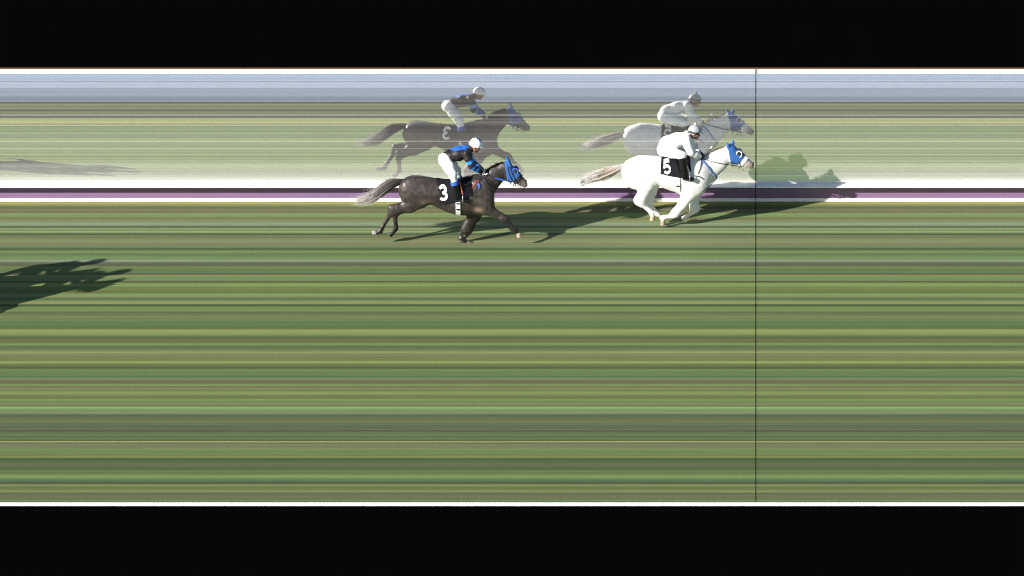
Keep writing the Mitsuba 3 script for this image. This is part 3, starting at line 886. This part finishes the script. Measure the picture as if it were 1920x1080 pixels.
pale.strap('breast_strap', [(1315, 298), (1325, 310), (1337, 325), (1345, 333)], 0.011, 'blue_web')
pale.strap('martingale_strap', [(1345, 333), (1336, 343), (1326, 353), (1318, 359)], 0.010)
pale.strap('neck_strap', [(1315, 299), (1314, 312), (1309, 326)], 0.009)
pale.strap('neck_strap', [(1303, 330), (1310, 331), (1319, 336)], 0.011)


# ---------------------------------------------------------------- riders
class Rider:
    def __init__(self, horse, g):
        self.h, self.g = horse, g
        self.key = thing('person', g['label'], 'person', 'jockeys')
        P = horse.P
        sc = 1 / S
        torso = [(P(px, py), r * sc, l) for px, py, r, l in g['torso']]
        J = lambda lst: [(P(px, py, dy), r * sc, r * sc * 1.0) for px, py, r, dy in lst]  # noqa: E731
        arms, legs, shins = [J(x) for x in g['arms']], [J(x) for x in g['thighs']], [J(x) for x in g['shins']]
        thin = lambda lst: [(p, r * 0.78, l * 0.78) for p, r, l in lst]  # noqa: E731
        # head, neck and the body under the clothes: one continuous surface
        f = Field()
        f.chain(thin(torso), 0.04)
        for x in arms + legs + shins:
            f.chain(thin(x), 0.02)
        hx, hz, tilt = g['head']
        c = P(hx, hz)
        R = lambda x, y, z: c + [x * math.cos(tilt) + z * math.sin(tilt), y, -x * math.sin(tilt) + z * math.cos(tilt)]  # noqa: E731
        f.bone(P(*g['neck'][0]), P(*g['neck'][1]), 0.055, 0.055, 0.055, 0.055, 0.03)
        f.ellipsoid(R(0, 0, 0.02), (0.098, 0.076, 0.11), 0.02, -tilt)       # skull
        f.ellipsoid(R(0.03, 0, -0.06), (0.065, 0.056, 0.075), 0.03, -tilt)   # jaw
        f.ellipsoid(R(0.085, 0, -0.10), (0.022, 0.024, 0.02), 0.02)          # chin
        f.bone(R(0.088, 0, 0.0), R(0.116, 0, -0.035), 0.010, 0.013, 0.011, 0.016, 0.012)   # nose
        f.ellipsoid(R(0.094, 0, -0.068), (0.013, 0.026, 0.010), 0.008)        # mouth
        f.ellipsoid(R(0.088, 0, 0.022), (0.018, 0.055, 0.012), 0.012)         # brow
        for y in (-1, 1):
            f.ellipsoid(R(-0.005, y * 0.076, -0.02), (0.02, 0.012, 0.032), 0.008, -tilt)
            f.ellipsoid(R(0.062, y * 0.045, -0.03), (0.025, 0.02, 0.02), 0.02)
        m = f.mesh(0.0085)
        col = np.tile(np.array(g['skin']), (len(m.vertices), 1)) * (0.85 + 0.3 * meshkit.noise(np.array(m.vertices) * 30, 2))[:, None]
        part(self.key, 'body', m, 'skin', smooth=True, color=col)
        for y in (-1, 1):
            e = trimesh.creation.icosphere(2, 0.011)
            e.apply_translation(R(0.086, y * 0.032, -0.002))
            part(self.key, 'eye', e, 'dark_eye', smooth=True)
        # silks: trunk and sleeves
        f = Field()
        t0, t1 = torso[0], torso[1]
        f.chain([(t0[0] * 0.55 + t1[0] * 0.45, t0[1] * 0.5 + t1[1] * 0.5 + 0.006, t0[2] * 0.5 + t1[2] * 0.5 + 0.008)] + torso[1:], 0.05)
        f.bone(torso[-1][0], torso[-1][0] * 0.45 + P(*g['neck'][1]) * 0.55, torso[-1][1] * 0.8, 0.07, 0.10, 0.07, 0.03)
        for x in arms:
            f.chain(x, 0.03)
        m = f.mesh(0.009)
        v = np.array(m.vertices)
        wr = 0.024 * (meshkit.fbm((v - [0, -horse.a, 0]) * [13, 8, 15], 4, 4) - 0.5)
        m.vertices = v + np.array(m.vertex_normals) * wr[:, None]
        part(self.key, 'silks', m, 'silk_cloth', smooth=True, color=g['silk_color'](self, v, arms, torso), label=g['silk_label'])
        # breeches
        f = Field()
        f.chain([torso[0], (torso[0][0] * 0.6 + torso[1][0] * 0.4, torso[0][1], torso[0][2])], 0.05)
        for x, y in zip(legs, shins):
            f.chain(x, 0.05)
            f.bone(y[0][0], y[0][0] * 0.55 + y[1][0] * 0.45, y[0][1] * 0.97, y[1][1] * 1.05, None, None, 0.02)
        m = f.mesh(0.009)
        v = np.array(m.vertices)
        wr = 0.014 * (meshkit.fbm((v - [0, -horse.a, 0]) * [18, 14, 18], 3, 6) - 0.5)
        m.vertices = v + np.array(m.vertex_normals) * wr[:, None]
        part(self.key, 'breeches', m, 'silk_cloth', smooth=True, color=np.tile([0.79, 0.79, 0.80], (len(v), 1)), label='white breeches')
        # boots
        for i, (x, (heel, toe, dy)) in enumerate(zip(shins, g['feet'])):
            f = Field()
            top = x[0][0] * (1 - g['boot_top']) + x[1][0] * g['boot_top']
            rt = x[0][1] * (1 - g['boot_top']) + x[1][1] * g['boot_top'] + 0.004
            f.bone(top, x[1][0], rt, x[1][1] + 0.006, rt, x[1][1] + 0.004, 0.01)
            hp, tp = P(*heel, dy), P(*toe, dy)
            f.bone(x[1][0], hp, x[1][1] + 0.004, 0.036, 0.042, 0.036, 0.03)
            f.bone(hp, tp, 0.036, 0.024, 0.038, 0.034, 0.03)
            d = (tp - hp) / np.linalg.norm(tp - hp)
            bk = part(self.key, 'boot', f.mesh(0.007), 'black_leather', smooth=True)
            part(bk, 'sole', tube([hp - d * 0.03 + [0, 0, -0.036], hp * 0.5 + tp * 0.5 + [0, 0, -0.034], tp + d * 0.02 + [0, 0, -0.024]], [0.03, 0.032, 0.026], 8, 1.0), 'black_web', smooth=40)
            if g.get('cuff'):
                part(bk, 'cuff', tube([top + (x[0][0] - top) * 0.30, top + (x[1][0] - top) * 0.06], rt + 0.009, 16), 'blue_web', smooth=40, label='blue boot cuff')
            # stirrup iron round the sole and its leather
            mid = hp * 0.35 + tp * 0.65
            ang = np.linspace(-0.15 * np.pi, 1.15 * np.pi, 21)
            iron = np.stack([mid[0] + 0.004 * np.sin(ang), mid[1] + 0.055 * np.cos(ang), mid[2] - 0.025 + 0.105 * np.maximum(np.sin(ang), -0.2)], 1)
            st = part(horse.key, 'stirrup', join([tube(iron, 0.008, 6), box(mid[0] - 0.02, mid[0] + 0.02, mid[1] - 0.055, mid[1] + 0.055, mid[2] - 0.052, mid[2] - 0.04)]), 'steel', smooth=40)
            hang = P(*g['hang'], dy * 0.9)
            part(st, 'stirrup_leather', tube([mid + [0, 0, 0.08], hang], 0.011, 6, 0.4), g['leather'], smooth=40)
        # gloves: palm, four bent fingers and a thumb each
        for x, dy in zip(arms, g['hand_dy']):
            w, e = x[-1][0], x[-2][0]
            d = (w - e) / np.linalg.norm(w - e)
            up = np.array([-d[2], 0, d[0]])
            if up[2] < 0:
                up = -up
            f = Field()
            palm = w + d * 0.045
            f.bone(w - d * 0.02, palm, 0.034, 0.030, 0.032, 0.040, 0.015)
            for j, (o, L) in enumerate(((-0.032, 0.040), (-0.011, 0.046), (0.011, 0.044), (0.032, 0.034))):
                k0 = palm + d * 0.022 + up * 0.008 + [0, o, 0]
                k1 = k0 + d * L * 0.8 - up * 0.014
                k2 = k1 - up * L * 0.75 - d * 0.008
                k3 = k2 - d * L * 0.6
                f.chain([(k0, .0105, .0100), (k1, .0098, .0095), (k2, .0090, .009), (k3, .008, .008)], 0.005)
            s_ = -1 if dy > 0 else 1
            t0 = w + d * 0.03 + up * 0.012 + [0, s_ * -0.034, 0]
            t1 = t0 + d * 0.034 + up * 0.016
            f.chain([(t0, .013, .012), (t1, .011, .011), (t1 + d * 0.026 - up * 0.012, .009, .009)], 0.008)
            m = f.mesh(0.0045)
            part(self.key, 'glove', m, 'silk_cloth', smooth=True, color=np.tile(np.array(g['glove'], float), (len(m.vertices), 1)))
            # rein from the fist to the bit
            side = 1 if dy > 0 else -1
            bit = horse.on_skin(*g['bit'], 0.018, side, 0.16)
            hand = palm + d * 0.03 - up * 0.02
            mid = hand * 0.5 + bit * 0.5 + [0, -side * 0.03, -0.012]
            cc = curve([hand, mid, bit], 40)
            for q in cc:
                y2 = horse.skin_y(q[0], q[2], side, 0.014)
                if y2 is not None and side * (q[1] - y2) > 0:
                    q[1] = y2
            part(horse.key, 'rein', tube(cc, 0.008, 6, 0.5), 'black_web', smooth=40)
            if g.get('rein_grip') and side > 0:
                a_, b_ = g['rein_grip']
                part(horse.key, 'rein_sleeve', tube(cc[int(a_ * 40):int(b_ * 40)], 0.016, 8, 0.6), 'blue_web', smooth=40, label='blue sleeve on the rein')
        # helmet: shell, peak, band
        f = Field()
        f.ellipsoid(R(-0.004, 0, 0.035), (0.130, 0.104, 0.118), 0.02, -tilt)
        nrm, o = np.array([0.28 * math.cos(tilt) - 0.96 * -math.sin(tilt) * -1, 0, 0]), R(0, 0, 0.0)
        axis = R(-0.20, 0, 1.0) - R(0, 0, 0)
        axis /= np.linalg.norm(axis)
        cutp = R(0, 0, -0.018)
        m = f.mesh(0.006, cut=lambda Q: -((Q - cutp) @ axis))
        v = np.array(m.vertices)
        hk = part(self.key, 'helmet', m, 'skin', smooth=35 if False else True, color=g['helmet_color'](v, R, axis, cutp), label=g['helmet_label'])
        f = Field()
        f.ellipsoid(R(0.118, 0, 0.026), (0.065, 0.078, 0.011), 0.01, -tilt - 0.12)
        pm = f.mesh(0.0055)
        part(hk, 'peak', pm, 'white_vinyl', smooth=True)
        ang = np.linspace(0.25 * np.pi, 0.97 * np.pi, 20)
        for y in (-1, 1):
            part(hk, 'chin_strap', tube([R(0.0, y * 0.09, 0.0), R(0.03, y * 0.075, -0.07), R(0.075, y * 0.02, -0.125)], 0.006, 6, 0.4), 'black_web', smooth=40)
        if g.get('bobble'):
            bm = trimesh.creation.icosphere(3, 0.03)
            bm.vertices = bm.vertices * (1 + 0.18 * (meshkit.noise(bm.vertices * 160, 2) - 0.5))[:, None]
            bm.apply_scale([1, 1, 1.0])
            bm.apply_translation(R(-0.03, 0, 0.175))
            part(hk, 'bobble', bm, 'silk_cloth', smooth=True, color=np.tile([0.42, 0.41, 0.44], (len(bm.vertices), 1)), label='grey bobble on the cap')
        if g.get('goggles'):
            f = Field()
            f.ellipsoid(R(0.088, 0, 0.004), (0.030, 0.068, 0.028), 0.01, -tilt)
            gk = part(self.key, 'goggles', f.mesh(0.006), 'black_leather', smooth=True)
            ang = np.linspace(0, 2 * np.pi, 41)
            band = np.array([R(0.0 + 0.126 * math.cos(q), 0.107 * math.sin(q), 0.012 - 0.018 * math.cos(q)) for q in ang])
            part(gk, 'strap', tube(band, 0.011, 6, 0.5), 'black_web', smooth=40)
        # collar
        p, q = torso[-1][0] * 0.35 + P(*g['neck'][1]) * 0.65, P(*g['neck'][1])
        part(self.key, 'collar', tube([p, q], [0.078, 0.068], 16), 'black_web', smooth=40)
        if g.get('patch'):
            px, py, dy = g['patch']
            c = P(px, py, dy)
            ys = c[1]
            part(self.key, 'shoulder_tab', box(c[0] - 0.045, c[0] + 0.035, ys - 0.012, ys + 0.02, c[2] - 0.012, c[2] + 0.012), 'red_web', label='small red tab on the shoulder')


def along(v, lst):
    """Nearest place on the limb (0 at its root to its length in metres) and distance from the axis over the radius."""
    best, pos, s0 = np.full(len(v), 9.0), np.zeros(len(v)), 0.0
    for (p, r, _), (q, r2, _) in zip(lst[:-1], lst[1:]):
        ab = q - p
        L = np.linalg.norm(ab)
        t = np.clip((v - p) @ ab / L ** 2, 0, 1)
        d = np.linalg.norm(v - p - t[:, None] * ab, axis=1) / (r + (r2 - r) * t)
        pos = np.where(d < best, s0 + t * L, pos)
        best = np.minimum(best, d)
        s0 += L
    return pos, best, s0


def black_blue(rd, v, arms, torso):
    black, blue, light = np.array([0.012, 0.010, 0.012]), np.array([0.02, 0.12, 0.48]), np.array([0.025, 0.24, 0.72])
    c = np.tile(black, (len(v), 1))
    yc = -rd.h.a
    # blue yoke over the shoulders
    ax = torso[-1][0] - torso[1][0]
    L = np.linalg.norm(ax)
    up = np.array([-ax[2], 0, ax[0]]) / L
    t, hgt = (v - torso[1][0]) @ ax / L ** 2, (v - torso[1][0]) @ up
    top = (hgt > 0.085 + 0.05 * np.clip(1.02 - t, -1, 1)) & (t > 0.12) & (np.abs(v[:, 1] - yc) < 0.27)
    c[top] = blue
    for x in arms:
        pos, d, L = along(v, x)
        u = pos / L
        on = (d < 1.25) & (u > 0.12)
        for lo, hi, col in ((0.27, 0.40, light), (0.52, 0.65, light), (0.72, 0.85, blue)):
            c[on & (u > lo) & (u < hi)] = col
        # chequers on the second band
    return c


def all_white(rd, v, arms, torso):
    c = np.tile([0.79, 0.79, 0.80], (len(v), 1))
    return c


def helmet_blue(v, R, axis, cutp):
    c = np.tile([0.80, 0.79, 0.82], (len(v), 1))
    top = R(0.005, 0, 0.15)
    d = (v - top)
    star = (np.hypot(d[:, 0], d[:, 1]) < 0.05 + 0.018 * np.cos(5 * np.arctan2(d[:, 1], d[:, 0]))) & (v[:, 2] > cutp[2])
    c[star] = [0.03, 0.10, 0.45]
    return c


def helmet_band(v, R, axis, cutp):
    c = np.tile([0.36, 0.38, 0.42], (len(v), 1))
    u = (v - cutp) @ axis
    c[(u > 0.014) & (u < 0.050)] = [0.02, 0.02, 0.025]
    c[(u <= 0.014)] = [0.78, 0.78, 0.78]
    return c


Rider(dark, dict(
    label='jockey in black silks with blue sleeve bands, crouching over the dark grey horse',
    torso=[(834, 299, 12.5, .165), (845, 292.5, 11.5, .145), (860, 287.5, 13, .17), (873, 283.5, 10.5, .165)],
    neck=((872, 282), (886, 276.5)), head=(891.5, 272.5, 0.45), skin=(0.36, 0.18, 0.115),
    arms=[[(874, 288, 7.6, .17), (878, 298, 7.2, .2), (884.5, 310.5, 6.2, .21), (894, 317.5, 5.4, .17), (902.5, 322, 4.2, .12)], [(876, 279, 7.6, -.15), (883, 301, 6.2, -.16), (903, 317, 4.2, -.06)]],
    thighs=[[(834, 301, 11.5, .09), (842, 313, 10.5, .17), (849, 327, 8.6, .27)], [(836, 298, 11.5, -.09), (846, 308, 10.5, -.17), (856, 320, 8.6, -.27)]],
    shins=[[(849.5, 327, 8.2, .27), (857, 367, 4.8, .31)], [(856.5, 320, 8.2, -.27), (864, 356, 4.8, -.31)]],
    feet=[((857.5, 372), (873, 373), .31), ((864, 361), (879, 362), -.31)], boot_top=.46, cuff=True, hang=(862, 341), leather='orange_leather', bit=(971, 343),
    hand_dy=(.12, -.06), glove=(.78, .76, .78), rein_grip=(.33, .66), silk_color=black_blue, silk_label='black silks with a blue yoke and blue sleeve bands', helmet_color=helmet_blue, helmet_label='white helmet with a blue star on top', collar='black'))

Rider(pale, dict(
    label='jockey all in white with a banded grey cap, crouching over the white horse',
    torso=[(1244.5, 280, 12, .165), (1250.5, 269, 12.8, .15), (1269, 262.5, 13, .17), (1286, 258, 10.5, .165)],
    neck=((1286, 256.5), (1297, 251.5)), head=(1302, 248, 0.30), skin=(0.34, 0.17, 0.12),
    arms=[[(1287, 262, 8.6, .17), (1290, 272, 8.4, .2), (1295, 285, 7.6, .22), (1304, 289, 6.6, .18), (1312, 293, 4.4, .12)], [(1289, 253, 8.4, -.15), (1298, 277, 7, -.16), (1312, 286, 4.4, -.06)]],
    thighs=[[(1244, 281, 12, .09), (1262, 286.5, 10, .19), (1279, 292, 8, .27)], [(1246, 277, 12, -.09), (1266, 280, 10, -.19), (1285, 284, 8, -.27)]],
    shins=[[(1279.5, 293, 8, .27), (1284, 326, 5.2, .31)], [(1286, 284.5, 8, -.27), (1292, 314, 5.2, -.31)]],
    feet=[((1283, 332), (1299, 335), .31), ((1292, 319), (1306, 322), -.31)], boot_top=.12, hang=(1286, 303), leather='white_vinyl', bit=(1390, 312),
    hand_dy=(.12, -.06), glove=(.02, .02, .024), silk_color=all_white, silk_label='white silks', helmet_color=helmet_band, helmet_label='grey cap with a black and white band', collar='black', bobble=True, goggles=True, patch=(1289, 255, .15)))

for h, p, q, label in ((dark, (842, 363), (909, 328), 'thin grey riding whip held low along the number 3 saddle cloth'), (pale, (1317, 300), (1332, 279), 'short dark riding whip held upright at the white horse neck')):
    k = thing('riding_whip', label, 'whip')
    a_, b_ = h.P(*p, .34 if h is dark else .1), h.P(*q, .14 if h is dark else .06)
    part(k, 'shaft', tube([a_, a_ * 0.5 + b_ * 0.5, b_], [0.005, 0.006, 0.009], 6), 'black_web', smooth=40)
    part(k, 'handle', tube([b_, b_ + (b_ - a_) / np.linalg.norm(b_ - a_) * 0.06], 0.012, 8), 'white_vinyl', smooth=40)

# ---------------------------------------------------------------- horses and riders coming up beyond the left edge: only their shadows lie in the picture
own = [q for q in scene if q.startswith((dark.key + '__', 'person__'))]
for where, shift in (('nearer', [-10.64, -4.2, 0.0]), ('farther', [-11.15, -3.62, 0.0])):
    a_, b_ = (thing('racehorse', f'{where} of two horses beyond the left edge, shown only by its shadow', 'horse', G),
              thing('person', f'{where} of two jockeys beyond the left edge, shown only by a shadow', 'person', 'jockeys'))
    for key in own:
        root, new = (dark.key, a_) if key.startswith(dark.key + '__') else ('person', b_)
        scene[new + key[len(root):]] = {**scene[key], 'to_world': T().translate(shift)}
        if labels.get(key, {}).get('kind'):
            labels[new + key[len(root):]] = {'kind': labels[key]['kind']}
